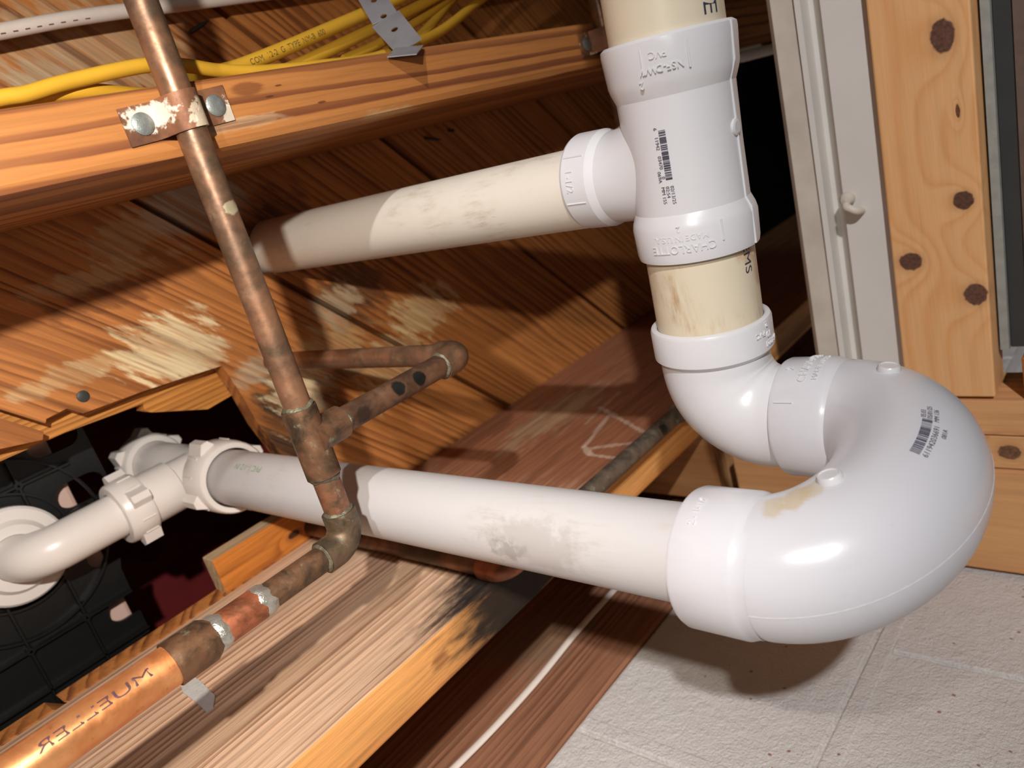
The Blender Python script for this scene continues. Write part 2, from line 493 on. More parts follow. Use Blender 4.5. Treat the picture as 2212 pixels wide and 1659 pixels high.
PALE = srgb(242, 222, 176); BLK = srgb(34, 26, 20); GREY = srgb(150, 138, 122)
M_sub = wood('aged_floor_boards', srgb(196, 126, 66), srgb(118, 64, 30), .0085, 'd', (.03, .60), .012, .0016, .6, .22, vary=.12,
    blotch=.45, bump=.45, irr=3.2, ring_min=.15,
    stains=[((.262, .083, .635), (.045, .030, .03), PALE, .85, 2.6),
            ((.285, .098, .635), (.030, .020, .03), srgb(228, 206, 164), .85, 2.4),
            ((.405, .145, .635), (.055, .030, .03), srgb(206, 172, 120), .8, 2.6),
            ((.475, .185, .635), (.055, .035, .03), srgb(216, 184, 134), .8, 2.8),
            ((.535, .147, .635), (.05, .026, .03), srgb(220, 190, 138), .85, 2.6),
            ((.335, .195, .635), (.024, .075, .03), srgb(54, 44, 36), .95, 1.9), ((.325, .130, .635), (.022, .014, .03), srgb(196, 176, 146), .8, 2.4), ((.235, .012, .635), (.06, .010, .03), srgb(206, 178, 132), .5, 2.8), ((.19, .075, .635), (.05, .010, .03), srgb(214, 186, 138), .5, 2.8), ((.42, .165, .635), (.03, .012, .03), srgb(84, 56, 36), .7, 2.2),
            ((.455, .098, .635), (.05, .034, .03), srgb(80, 52, 34), .8, 2.2), ((.430, .105, .635), (.03, .022, .03), srgb(206, 182, 146), .7, 2.8), ((.362, .165, .635), (.034, .034, .03), srgb(236, 214, 172), .9, 2.9), ((.385, .195, .635), (.022, .03, .03), srgb(74, 50, 34), .7, 2.4),
            ((.335, -.02, .635), (.055, .03, .03), srgb(178, 162, 142), .9, 1.9),
            ((.400, .020, .635), (.05, .04, .03), srgb(60, 40, 26), .8, 2.0),
            ((.300, -.145, .635), (.09, .05, .03), srgb(196, 166, 128), .65, 2.8),
            ((.258, -.13, .635), (.03, .02, .03), srgb(190, 168, 138), .7, 2.2),
            ((.235, .03, .635), (.05, .012, .03), srgb(96, 48, 20), .6, 2.2),
            ((.27, -.01, .635), (.04, .02, .03), srgb(196, 170, 128), .5, 2.8)])
M_cut = wood('cut_plywood', srgb(206, 140, 66), srgb(160, 98, 42), .004, 'x', (.4, .5), .004, .001, .6, .2)
M_j0 = wood('orange_joist_wood', srgb(173, 113, 60), srgb(112, 62, 37), .0098, 'x', (-.26, .46), .010, .0016, .55, .14, bump=.35, prof=[(0, 0), (.52, .06), (.60, .8), (.90, 1), (.97, .04)], blotch=.2, irr=1.9, ring_min=.55, streak=.14,
    stains=[((.245, -.047, .394), (.03, .004, .01), srgb(196, 166, 128), .5, 2.5),
            ((.36, -.035, .394), (.03, .006, .02), srgb(190, 160, 118), .6, 2.2)]
    + [(p, (.0032, .0007, .003), srgb(80, 44, 26), .8, 1.2) for p in ((.281, -.063, .394), (.273, -.058, .394), (.307, -.050, .394))]
    + [((.262, -.064, .394), (.012, .004, .004), srgb(110, 60, 34), .7, 1.2)])
M_j1 = wood('weathered_joist_wood', srgb(226, 186, 152), srgb(160, 112, 84), .0078, 'x', (.20, .9), .010, .0013, .68, .3, bump=.8, grey=srgb(198, 168, 138), blotch=.55, irr=2.8,
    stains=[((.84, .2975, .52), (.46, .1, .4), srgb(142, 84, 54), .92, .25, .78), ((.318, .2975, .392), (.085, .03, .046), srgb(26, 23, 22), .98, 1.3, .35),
            ((.60, .2975, .545), (.10, .03, .035), srgb(170, 144, 110), .6, 2.6)],
    lines=[((.62, .2975, .50), (.56, .2975, .40), .004, srgb(190, 160, 136), .75),
           ((.66, .2975, .50), (.58, .2975, .49), .004, srgb(180, 152, 126), .5),
           ((.60, .2975, .475), (.53, .2975, .458), .004, srgb(190, 160, 136), .7),
           ((.53, .2975, .458), (.515, .2975, .44), .004, srgb(200, 170, 146), .8),
           ((.515, .2975, .44), (.512, .2975, .405), .0035, srgb(196, 166, 142), .8),
           ((.525, .2975, .455), (.548, .2975, .40), .004, srgb(190, 160, 136), .7)])
M_j1b = wood('planed_joist_edge', srgb(234, 166, 96), srgb(182, 112, 56), .0062, 'x', (.30, .25), .006, .0012, .62, .25, bump=.6,
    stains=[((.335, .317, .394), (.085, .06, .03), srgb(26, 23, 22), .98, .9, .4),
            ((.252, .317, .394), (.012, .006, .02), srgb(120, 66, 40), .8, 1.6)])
M_rim = wood('reddish_rim_board', srgb(158, 110, 82), srgb(108, 68, 48), .0075, 'x', (.30, .8), .008, .001, .66, .25, bump=.6, blotch=.35,
    stains=[((.44, .463, .50), (.07, .03, .05), srgb(128, 106, 84), .7, 2.0), ((.12, .463, .48), (.12, .03, .05), srgb(128, 108, 92), .5, 2.2)])
M_pine = wood('knotty_pine', srgb(230, 176, 120), srgb(222, 162, 104), .014, 'y', (.60, .02), .010, .001, .55, .07, bump=.1, sharp=.7, blotch=.2, streak=.08,
    knots=[((.653, .016, .143), (.02, .0125, .0085), srgb(96, 62, 56)), ((.653, .134, .140), (.02, .0075, .0075), srgb(86, 52, 46)),
           ((.653, .177, .181), (.02, .008, .0092), srgb(92, 58, 50)), ((.653, .208, .138), (.02, .0095, .0088), srgb(96, 62, 54)),
           ((.653, .069, .138), (.02, .005, .0016), srgb(110, 66, 40))])
M_stud = wood('pale_stud_wood', srgb(218, 164, 110), srgb(196, 138, 90), .011, 'z', (.40, .5), .010, .001, .6, .1, bump=.15, blotch=.3, streak=.12,
    knots=[((.653, .345, .125), (.02, .007, .009), srgb(120, 84, 60))])
M_scrap = wood('scrap_wood', srgb(206, 126, 52), srgb(150, 80, 32), .008, 'x', (.2, .8), .012, .0015, .6, .25, bump=.4,
    knots=[((.303, .285, .635), (.007, .0035, .02), srgb(60, 34, 20))])
M_scrap_edge = wood('scrap_wood_edge', srgb(196, 168, 130), srgb(160, 128, 92), .006, 'x', (.2, .8), .006, .0015, .7, .25)


def block_paint():
    s = NT('painted_block'); P = s.pos()
    n = s.noise(P, 40, 4); fine = s.noise(P, 420, 5, .7); mid = s.noise(P, 120, 3, .6)
    c = s.mix(s.mr(n, .3, .7, 0, .3), srgb(226, 220, 214), srgb(212, 204, 197))
    v = s.n('ShaderNodeTexVoronoi'); v.inputs['Scale'].default_value = 105; s.l(P, v.inputs['Vector'])
    keep = s.m('GREATER_THAN', s.sep(v.outputs['Color'])[0], .82)
    spot = s.m('MULTIPLY', s.mr(s.m('MULTIPLY_ADD', s.m('SUBTRACT', s.noise(P, 300, 3), .5), .25, v.outputs['Distance']), .10, .17, 1, 0), keep)
    c = s.mix(s.m('MULTIPLY', spot, .8), c, srgb(146, 86, 48))
    h = s.m('ADD', s.m('MULTIPLY', fine, .55), s.m('MULTIPLY', mid, .6))
    return s.done(c, .48, 0, s.bump(h, 1.0, .0036), .45)


M_block = block_paint()

# ================================================================== setting
ZS = .635          # underside of the floor boards
ZJ = .394          # underside of the joists
YJ0, YJ1, YRIM, XP = (-.0728, -.0355), (.2975, .3355), .463, .653

hole = [(-.9, .1016), (.1082, .1016), (.1248, .1047), (.1514, .1107), (.1597, .0977), (.1754, .0964), (.184, .1046), (.2314, .1071),
        (.2669, .1102), (.3007, .1137), (.3068, .1427), (.3115, .1767), (.3214, .2123), (.334, .2350), (.336, .2970), (-.9, .2970)]
cutm = MB().prism(hole, ZS - .05, ZS + .1)
cutter = obj('cutter', cutm, M_cut, loc=(0, 0, 0))
cutter2 = obj('cutter', MB().box((1.0, YJ0[1] - .004, ZS - .05), (3.2, 2.4, ZS + .1)), M_cut, loc=(0, 0, 0))
ceil = bpy.data.objects.new('ceiling', None); COL.objects.link(ceil); ceil.location = (0, 0, ZS + ZC)
ceil['kind'] = 'structure'; ceil['label'] = 'diagonal brown floor boards seen from below, water stained around the drain hole'
c45 = math.sqrt(.5)
for k in range(-9, 8):
    v0 = .0375 + .1895 * k + .003; v1 = v0 + .1835
    lo, hi = -1.2, 2.6
    def uv(u, v): return ((u + v) * c45, (u - v) * c45)
    poly = [uv(lo, v0), uv(hi, v0), uv(hi, v1), uv(lo, v1)]
    bm_ = MB().prism(poly, ZS, ZS + .019)
    o = obj('floor_board', bm_, M_sub, ceil)
    if -2 <= k <= 1: boolean(o, [cutter])
    if k >= -2: boolean(o, [cutter2])
lay = [(-.2, .1154), (.107, .1154), (.1251, .1164), (.172, .1161), (.2346, .12), (.2328, .1259), (.2385, .1298), (.2831, .1475), (.3116, .145), (.3150, .1177), (.315, .05), (-.2, .05)]
o = obj('plywood_underlay', MB().prism(lay, ZS + .0205, ZS + .036), M_cut, ceil)
bpy.data.objects.remove(cutter); bpy.data.objects.remove(cutter2)

# block wall: two visible courses and those below them
wm = MB()
wm.box((-.9, YRIM + .0048, -1.45), (2.6, YRIM + .15, ZJ), 0)
rows = [(ZJ, .205, .352), (.197, .008, .527), (.0, -.19, .352), (-.198, -.39, .527), (-.398, -.59, .352), (-.598, -.79, .527), (-.798, -.99, .352), (-.998, -1.19, .527), (-1.198, -1.45, .352)]
for (z1, z0, xj) in rows:
    xs = [xj + .406 * i for i in range(-4, 7)]
    for a, b in zip(xs, xs[1:]):
        if b < -.9 or a > 2.6: continue
        wm.box((max(a, -.9) + .0012, YRIM + .003, z0 + (.0062 if z1 < ZJ or True else 0)), (min(b, 2.6) - .0012, YRIM + .14, z1 - .001), .0022, 0, 2)
for (z1, z0, xj) in rows[:4]:
    wm.box((-.9, YRIM + .0020, z0 - .011), (2.6, YRIM + .02, z0 + .0035), .0016, 0, 2)
    for i in range(-3, 6):
        wm.box((xj + .406 * i + .001, YRIM + .0020, z0), (xj + .406 * i + .015, YRIM + .02, z1 - .002), .0016, 0, 2)
struct(obj('wall_right', wm, M_block))['label'] = 'white painted concrete block wall'
# near-black sheets painted for the unlit joist bay, and the room beyond the tub
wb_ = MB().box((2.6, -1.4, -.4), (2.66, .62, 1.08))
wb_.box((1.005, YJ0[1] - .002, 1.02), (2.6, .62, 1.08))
struct(obj('wall_back', wb_, M_void))['label'] = 'near-black sheets standing in for the unlit far end of the joist bay'
struct(obj('wall_left', MB().box((-.6, -.2, 1.02), (1.0, .9, 1.06)), M_red))['label'] = 'dark red lining high inside the drain opening'

# ================================================================== timber
def joist(name, y0, y1, label, mats, bev, x0=-.8, x1=2.59):
    mb = MB().box((x0, y0, ZJ), (x1, y1, ZS - .0005), bev)
    if len(mats) > 1:
        for i, f in enumerate(mb.f):
            if all(mb.v[q][2] < ZJ + bev * .8 for q in f): mb.mi[i] = 1
    return tag(obj(name, mb, mats, loc=(.6, (y0 + y1) / 2, ZJ)), label, 'joist')


joist('floor_joist', *YJ0, 'orange floor joist with wide dark grain bands that the upper copper pipe is strapped to', [M_j0], .0055)
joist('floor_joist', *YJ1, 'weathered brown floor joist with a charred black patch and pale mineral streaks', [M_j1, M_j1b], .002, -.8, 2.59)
tag(obj('rim_joist', MB().box((-.9, YRIM, ZJ + .0005), (2.59, YRIM + .038, ZS - .0005), .003), M_rim, loc=(.6, YRIM, ZJ)),
    'reddish rim board lying on the white block wall', 'joist')
tag(obj('joist_blocking', MB().box((.665, YJ1[1] + .001, .40), (.703, .430, .60), .0015), M_stud), 'pale wood blocking between the charred joist and the rim board', 'blocking')

TILT = .022


def tilt(mb):
    mb.v = [(x, y, z + y * TILT) for x, y, z in mb.v]; return mb


tag(obj('top_plate', tilt(MB().box((XP, -.95, .1245), (XP + .038, .2955, .1905), .0015)), M_pine), 'knotty pine plate with four dark round knots', 'wall plate')
tag(obj('wall_stud', MB().box((XP, .2985, -1.2), (XP + .06, .3295, .30), .0012), M_stud), 'narrow pine stud butted against the end of the knotty plate', 'stud')
tag(obj('wall_stud', MB().box((XP + .001, .3305, -1.2), (XP + .06, .3605, .352), .0012), M_stud), 'narrow pine stud with an oval knot, middle of the corner studs', 'stud')
tag(obj('wall_stud', MB().box((XP - .001, .3615, -1.2), (XP + .037, .4615, .372), .0015), M_stud), 'wide pine stud standing against the white block wall', 'stud')
tag(obj('wood_block', MB().box((XP + .002, .262, .0), (XP + .04, .2975, .112), .002), M_scrap), 'rough orange wood block below the end of the knotty plate', 'wood block')

# pale painted beam and board beyond the plate
def run(prof, y0=-1.0, y1=.60):
    """profile (x, z) drawn along y"""
    return tilt(MB().prism(prof, y0, y1, 'y'))


k = .664 / .653
bp = [(.664, .1925), (.664, .2225 * k), (.680, .2325 * k), (.680, .2365 * k), (.664, .2372 * k), (.664, .2418 * k), (.72, .2418 * k), (.72, .1925)]
beam = thing('steel_beam', 'pale grey painted beam running behind the knotty pine plate', 'beam', (.69, 0, .1925))
obj('web', run(bp), M_grey_paint, beam)
nb = MB().sweep(smooth_path([(.666, .122, .2205 * k), (.656, .126, .2215 * k), (.654, .128, .2175 * k), (.656, .131, .2135 * k), (.666, .133, .212 * k)], 5), .0032, 10)
nb.lathe((.664, .121, .2215 * k), (-1, 0, 0), [(0, .006), (.004, .006), (.007, .004), (.008, 0)], 12)
obj('bent_nail', nb, M_worn_paint, beam)
tag(obj('painted_board', run([(.668, .2436 * k), (.668, .2615 * k), (.674, .2665 * k), (.71, .2665 * k), (.71, .2436 * k)]), M_worn_paint),
    'worn white board with a chipped brown edge above the grey beam', 'board')
# layers under the plate
tag(obj('plaster_board', run([(.672, .1165), (.672, .1225), (.684, .1225), (.684, .1165)], -.95, .262), M_gyp), 'thin grey board edge just under the knotty plate', 'board')
tag(obj('metal_track', run([(.678, .1045), (.678, .1160), (.700, .1160), (.700, .1045)], -.95, .262), M_dark), 'dark grey metal strip under the grey board edge', 'metal strip')
tag(obj('brown_board', run([(.676, .0930), (.676, .1040), (.70, .1040), (.70, .0930)], -.95, .262), M_brownboard), 'dark brown board edge at the right border of the photo', 'board')

# scrap of wood standing on the weathered joist
sb = MB().box((.226, .2640, ZS + .0004), (.332, .3330, ZS + .0200), .0012)
for i, f in enumerate(sb.f):
    if not all(sb.v[q][2] < ZS + .003 for q in f): sb.mi[i] = 1
tag(obj('wood_block', sb, [M_scrap, M_scrap_edge]), 'short orange board scrap with a knot lying on the weathered joist beside the drain hole', 'wood block')

# ================================================================== PVC drain
XT, ZT = .390, .209                         # trap arm axis: x, z
XD, YD = .271, .207                         # axis of the pipe coming down from the tub
RP2, RP1 = .03015, .02415                   # outside radii of 2 in and 1 1/2 in pipe
DRN = 'white drain plumbing'


def hub(mb, o, ax, depth, r_out, r_in, r_body, lead=.004, taper=.008, rnd=.0025):
    """socket whose rim is at o and which runs along ax into the fitting; open towards -ax"""
    p = [(depth, r_in), (.0008, r_in), (0, r_in + .0008), (0, r_out - rnd), (rnd * .3, r_out - rnd * .3), (rnd, r_out)]
    p += [(depth, r_out), (depth + taper * .4, r_out - (r_out - r_body) * .35), (depth + taper, r_body), (depth + taper + lead, r_body)]
    return mb.lathe(o, ax, p, 72)


# trap arm (two lengths of yellowed pipe)
n_cam = Vector((-XT, 0, -ZT))
PIV = Vector((XT, .03, ZT))


def slope(deg, lift=0.0, piv=PIV):
    return Matrix.Translation(piv + Vector((0, 0, lift))) @ Matrix.Rotation(math.radians(deg), 4, 'X') @ Matrix.Translation(-piv)


ARM = slope(3.2, .004)                      # the trap arm falls away from the trap


def lay(root, m):
    z = Matrix.Translation((0, 0, ZC)); root.matrix_world = z @ m @ z.inverted() @ Matrix.Translation(root.location)


def fillet(c, a, b, r, n):
    """arc that turns from direction a to direction b at the corner c"""
    c = Vector(c); a = Vector(a).normalized(); b = Vector(b).normalized(); t = r * math.tan(a.angle(b) / 2)
    s = c - a * t; nrm = (b - a * b.dot(a)).normalized(); o = s + nrm * r; ang = a.angle(b)
    return [o - nrm * r * math.cos(ang * i / n) + a * r * math.sin(ang * i / n) for i in range(n + 1)]


p1 = thing('drain_pipe', 'yellowed plastic pipe length leaving the top of the white tee', 'pipe', (XT, -.3, ZT))
obj('pipe_wall', MB().lathe((XT, -.70, ZT), (0, 1, 0), [(0, .026), (0, RP2), (.70 - .0105, RP2), (.70 - .0105, .026)], 72, closed=True), M_pipe_tan, p1)
s1 = Cyl((XT, 0, ZT), (0, 1, 0), n_cam, RP2, -1)
mk = MB()
wrap_text(mk, s1, 'LIFE', .014, -.0545, .0205, (1, 0), (0, 1))
obj('printed_marking', mk, M_ink, p1)
p2 = thing('drain_pipe', 'stained yellowed pipe between the white tee and the white elbow', 'pipe', (XT, .107, ZT))
obj('pipe_wall', MB().lathe((XT, .073, ZT), (0, 1, 0), [(0, .026), (0, RP2), (.070, RP2), (.070, .026)], 72, closed=True), M_pipe_tan, p2)

mk = MB(); wrap_text(mk, Cyl((XT, 0, ZT), (0, 1, 0), n_cam, RP2, -1), 'EMS', .0085, .0835, .0255, (1, 0), (0, 1), sx=1.15)
obj('marker_writing', mk, M_ink, p2)

# tee on the trap arm
RB, RH = .0313, .0338
tee = thing('pipe_tee', 'white tee fitting with a printed barcode joining the vent pipe', 'pipe fitting', (XT, .03, ZT), None)
tb = MB()
y0, y1 = -.0275, .0862
rr = [(0, .0305), (0, RH - .0008), (.0015, RH + .0012), (.004, RH + .0014), (.020, RH + .0004), (.0235, RH - .0006), (.0285, RB), (.0285 + .03, RB - .0003), (.0875, RB), (.0925, RH - .0004), (.096, RH + .0004),
      (.1105, RH), (.1132, RH - .0006), (.1137, RH - .003), (.1137, .0305), (.090, .0305), (.090, .027), (.024, .027), (.024, .0305)]
tb.lathe((XT, y0, ZT), (0, 1, 0), rr, 96, closed=True)
# branch rising to the vent: an oval mouth swept back, closing to a round socket
secs = []
YB = .0400
for i in range(13):
    t = i / 12
    z = ZT + .006 + (.0385) * t
    e = (1 - t) ** 2
    cy = YB - .0135 * e; ry = .0262 + .017 * e; rx = .0262 + .0015 * e
    secs.append((cy, z, rx, ry))
n = 56; vs = []; fs = []
for (cy, z, rx, ry) in secs:
    for j in range(n):
        a = 2 * PI * j / n; vs.append((XT + rx * math.cos(a), cy + ry * math.sin(a), z))
for i in range(len(secs) - 1):
    for j in range(n): fs.append((i * n + j, i * n + (j + 1) % n, (i + 1) * n + (j + 1) % n, (i + 1) * n + j))
tb.add(vs, fs)
hub(tb, (XT, YB, ZT + .0675), (0, 0, -1), .0185, .0280, .0249, .0262, .002, .005)
# mould seam along the right side
s_t = Cyl((XT, 0, ZT), (0, 1, 0), n_cam, RB, -1)
seam = MB()
sp = [(-.0265, RH + .0014), (-.0085, RH + .0008), (-.004, RH - .0008), (.0005, RB), (.06, RB), (.0655, RH), (.085, RH)]
tb_pts = []
for (u, r) in sp:
    tb_pts.append(Cyl((XT, 0, ZT), (0, 1, 0), n_cam, r, -1).at(u, r * 1.08, .0))
tb.sweep(tb_pts, .0007, 8)
tb.lathe(Cyl((XT, 0, ZT), (0, 1, 0), n_cam, RB, -1).at(.024, RB * 1.05, -.001), Cyl((XT, 0, ZT), (0, 1, 0), n_cam, RB, -1).at(.024, RB * 1.05, 1) - Cyl((XT, 0, ZT), (0, 1, 0), n_cam, RB, -1).at(.024, RB * 1.05, 0),
         [(0, .0046), (.0016, .0042), (.0021, .003), (.0021, 0)], 20)
obj('tee_body', tb, M_pvc, tee, angle=17)
UP = (1, 0), (0, 1)                        # text running down the picture
ms = MB()
wrap_bars(ms, s_t, bar_widths(59, .00024, 3), .0165, -.0112, (1, 0.0), (0, 1), .0036)
for t_, u_, a_ in (('6', .0148, -.0136), ('11942', .0192, -.0136), ('03470', .0288, -.0136), ('0', .0392, -.0132), ('069A', .0365, -.0152)):
    wrap_text(ms, s_t, t_, .0027, u_, a_, (1, 0), (0, 1))
for t_, u_, a_ in (('02/13/25', .0445, -.0094), ('02:54', .0445, -.0119), ('MM 155', .0445, -.0144)):
    wrap_text(ms, s_t, t_, .0027, u_, a_, (1, 0), (0, 1), sx=1.0)
obj('printed_barcode', ms, M_ink, tee)
em = MB()
s_h = Cyl((XT, 0, ZT), (0, 1, 0), n_cam, RH + .0002, -1)
FL = (0, -1), (1, 0)                       # text upside down in the picture
wrap_text(em, s_h, 'CHARLOTTE', .0062, .0755, .0098, *FL, lift=-.0002, depth=.00035)
wrap_text(em, s_h, 'MADE IN U.S.A.', .0044, .0705, .0062, *FL, lift=-.0002, depth=.0003)
wrap_text(em, s_h, '2', .0046, .0655, -.0078, *FL, lift=-.0002, depth=.0003)
obj('raised_lettering', em, M_pvc, tee)
em = MB()
wrap_text(em, Cyl((XT, 0, ZT), (0, 1, 0), n_cam, RH + .0012, -1), 'PVC', .0050, -.0205, -.0010, *FL, lift=-.0004, depth=.0004)
wrap_text(em, Cyl((XT, 0, ZT), (0, 1, 0), n_cam, RH + .0012, -1), 'NSF-DWV', .0050, -.0140, .0065, *FL, lift=-.0004, depth=.0004)
wrap_text(em, Cyl((XT, 0, ZT), (0, 1, 0), n_cam, RH + .0006, -1), '2', .0050, -.0078, -.0145, *FL, lift=-.0004, depth=.0004)
for (u, a, l) in ((-.0225, .0088, .013), (-.0225, -.0135, .012), (.066, .0135, .011)):
    obj('alignment_mark', MB().sweep([s_h.at(u + l * i / 4, a, .0009 if u < 0 else .0002) for i in range(5)], .0005, 8), M_pvc, tee)
obj('raised_lettering', em, M_pvc, tee)
em = MB()
s_v = Cyl((XT, YB, ZT), (0, 0, 1), (-1, -.1, 0), .0280)
wrap_text(em, s_v, '1-1/2', .0064, .0615, .009, (0, -1), (-1, 0), lift=-.0002, depth=.00035)
for a in (-.011, .016):
    obj('alignment_mark', MB().sweep([s_v.at(.051 + .013 * i / 4, a, .0001) for i in range(5)], .0005, 8), M_pvc, tee)
obj('raised_lettering', em, M_pvc, tee)

# vent pipe
vp = thing('vent_pipe', 'cream stained pipe rising from the white tee into the floor boards', 'pipe', (XT, YB, ZT + .056))
obj('pipe_wall', MB().lathe((XT, YB, ZT + .056), (0, 0, 1), [(0, .0204), (0, RP1), (.50, RP1), (.50, .0204)], 72, closed=True), M_pipe_cream, vp)

# elbow under the trap arm
elb = thing('pipe_elbow', 'white elbow fitting under the stained yellowed pipe', 'pipe fitting', (XT, .15, ZT))
eb = MB()
RE = .0346
hub(eb, (XT, .1275, ZT), (0, 1, 0), .0185, RE, .0305, .0316, .003, .003)
YR, ZR = .1895, .1800                      # rising leg of the trap: y, and height of its socket rim
inv = ARM.inverted()
a_ = ARM.to_3x3() @ Vector((0, 1, 0)); q_ = ARM @ Vector((XT, .146, ZT))
cn = q_ + a_ * ((YR - q_.y) / a_.y)
fl = fillet(cn, a_, (0, 0, -1), .0335, 16)
ep = [inv @ p for p in [q_] + fl + [Vector((XT, YR, .157))]]
eb.sweep(ep, [.0316] + [(.0316 - .0020 * max(0, (i - 6) / 10)) for i in range(17)] + [.0292], 56, (False, True))
obj('elbow_body', eb, M_pvc, elb)
em = MB()
s_e = Cyl((XT, 0, ZT), (0, 1, 0), n_cam, RE, -1)
wrap_text(em, s_e, 'PVC', .0044, .1335, .0330, *FL, lift=-.0002, depth=.0004)
wrap_text(em, s_e, '2', .0046, .1292, .0365, *FL, lift=-.0002, depth=.0004)
wrap_text(em, s_e, '10', .0050, .1350, .0395, *FL, lift=-.0002, depth=.0004)
wrap_text(em, s_e, 'M-1221', .0046, .1402, .0470, *FL, lift=-.0002, depth=.0004)
obj('raised_lettering', em, M_pvc, elb)

# trap
XR = XT
trap = thing('drain_trap', 'white curved trap bend with a printed barcode, nearest to the viewer', 'drain trap', ((XD + XR) / 2, YD, .10))
cu = Vector(((XD + XR) / 2, (YD + YR) / 2, .152)); dd = Vector((XD - XR, YD - YR, 0)); RU = dd.length / 2; dd.normalize()
RV = .0462; RT = .0318
path = [Vector((XD, YD, .1545)), Vector((XD, YD, .1535))] + arc_pts(cu, dd, (0, 0, -1), RU, RV, 0, PI, 44) + [Vector((XR, YR, .1528)), Vector((XR, YR, .1535))]
rads = [RT] * 2 + [RT + .0026 * math.sin(PI * i / 44) for i in range(45)] + [RT] * 2
tr = MB().sweep(path, rads, 72, (False, False))

h1 = MB(); hub(h1, (XD, YD, .1815), (0, 0, -1), .0295, .0336, .0246, .0319, .004, .004)
h1_mb = h1
h2 = MB(); hub(h2, (XR, YR, ZR), (0, 0, -1), .0270, .0338, .0302, .0319, .002, .006)
h2_mb = h2
TH = [Vector(p) for p in path]


class Tor:
    """surface of the bend; a runs along it (radians from the drop leg), t around the tube, t = 0 on the outside of the bend"""
    def at(s, u, arc, h=0.0, _c=cu, _d=dd):
        a = u
        c = _c + _d * RU * math.cos(a) + Vector((0, 0, -1)) * RV * math.sin(a)
        tan = (-_d * RU * math.sin(a) + Vector((0, 0, -1)) * RV * math.cos(a)).normalized()
        side = Vector((0, 0, 1)).cross(_d); nrm = side.cross(tan)
        if nrm.dot(c - _c) < 0: nrm.negate()
        t = arc / RT
        if side.y > 0: side = -side
        return c + (nrm * math.cos(t) + side * math.sin(t)) * (RT + .0026 * max(0.0, math.sin(a)) + h)


tor = Tor()
# the small round injection marks
for (px, py) in ((1919, 798), (1793, 1033)):
    best = min(((tor.at(.25 + i * .02, -.01 + j * .002), .25 + i * .02, -.01 + j * .002) for i in range(140) for j in range(45)),
               key=lambda q: abs(1106 + F_PX * q[0].dot(EX) / q[0].dot(EF) - px) + abs(829.5 + F_PX * q[0].dot(ED) / q[0].dot(EF) - py) + (500 if (tor.at(q[1], q[2], .01) - q[0]).dot(q[0]) > 0 else 0))
    q, a_, t_ = best
    ax_ = tor.at(a_, t_, .01) - q
    d_ = MB().lathe(q - ax_.normalized() * .0015, ax_, [(0, .0058), (.0032, .0054), (.0039, .0049), (.0040, .0045), (.0036, .0040), (.0036, 0)], 24)
    obj('moulding_stud', d_, M_pvc, trap)


def on_bend(px, py):
    return min(((a, t) for a in [i * .02 for i in range(158)] for t in [-.06 + j * .0015 for j in range(80)]
                if (tor.at(a, t, .01) - tor.at(a, t)).dot(tor.at(a, t)) < 0),
               key=lambda s: (1106 + F_PX * tor.at(*s).dot(EX) / tor.at(*s).dot(EF) - px) ** 2 + (829.5 + F_PX * tor.at(*s).dot(ED) / tor.at(*s).dot(EF) - py) ** 2)


def bend_frame(p, q):
    """steps in (a, t) for a text x of 1 m from pixel p towards pixel q, and its up direction to the left of that"""
    a0, t0 = on_bend(*p); a1, t1 = on_bend(*q)
    v = tor.at(a1, t1) - tor.at(a0, t0); L = v.length
    X = v / L
    nn = (tor.at(a0, t0, .01) - tor.at(a0, t0)).normalized(); Y = nn.cross(X)
    e = 1e-3
    ga = (tor.at(a0 + e, t0) - tor.at(a0, t0)) / e; gt = (tor.at(a0, t0 + e) - tor.at(a0, t0)) / e
    def solve(d): return (d.dot(ga) / ga.length_squared, d.dot(gt) / gt.length_squared)
    return a0, t0, solve(X), solve(Y), L


q1 = tor.at(*on_bend(1718, 1072)); q2 = tor.at(*on_bend(1672, 1092)); q3 = tor.at(*on_bend(1752, 1060))
M_trap = pvc('stained_white_pvc', srgb(203, 201, 204), .23, srgb(150, 130, 100), .08, 'z', .12,
             stains=[(tuple(q1), (.012, .010, .008), srgb(190, 168, 128), .7, 1.5), (tuple(q2), (.010, .008, .006), srgb(190, 170, 132), .6, 1.6),
                     (tuple(q3), (.008, .006, .006), srgb(190, 170, 132), .55, 1.6)])
obj('trap_bend', tr, M_trap, trap)
sock1 = obj('socket', h1_mb, M_trap, trap); sock2 = obj('socket', h2_mb, M_trap, trap)
a0, t0, dx, dy, L = bend_frame((1990, 984), (2043, 905))
_, ts = on_bend(1700, 1335)
obj('mould_seam', MB().sweep([tor.at(.05 + i * .07, ts, -.0001) for i in range(43)], .00028, 8), M_trap, trap)
ms = MB()
bw = bar_widths(59, .0002, 11); sc_ = .0262 / sum(bw); bw = [w * sc_ for w in bw]
wrap_bars(ms, tor, bw, a0 + dy[0] * .0006, t0 + dy[1] * .0006, dx, dy, .0042)
wrap_text(ms, tor, '611942036691', .0034, a0 - dy[0] * .0026, t0 - dy[1] * .0026, dx, dy, sx=1.12)
def off(x, y): return (a0 + dx[0] * x + dy[0] * y, t0 + dx[1] * x + dy[1] * y)
for t_, x_, y_, s_ in (('05:03', .0272, .0034, .0030), ('05/01/25', .0268, .0008, .0030), ('MM 136', .0255, -.0020, .0030), ('081A', .0158, -.0060, .0030)):
    wrap_text(ms, tor, t_, s_, *off(x_, y_), dx, dy)
obj('printed_barcode', ms, M_ink, trap)
em = MB()
s_r = Cyl((XR, YR, 0), (0, 0, -1), (-1, -.95, 0), .0338)
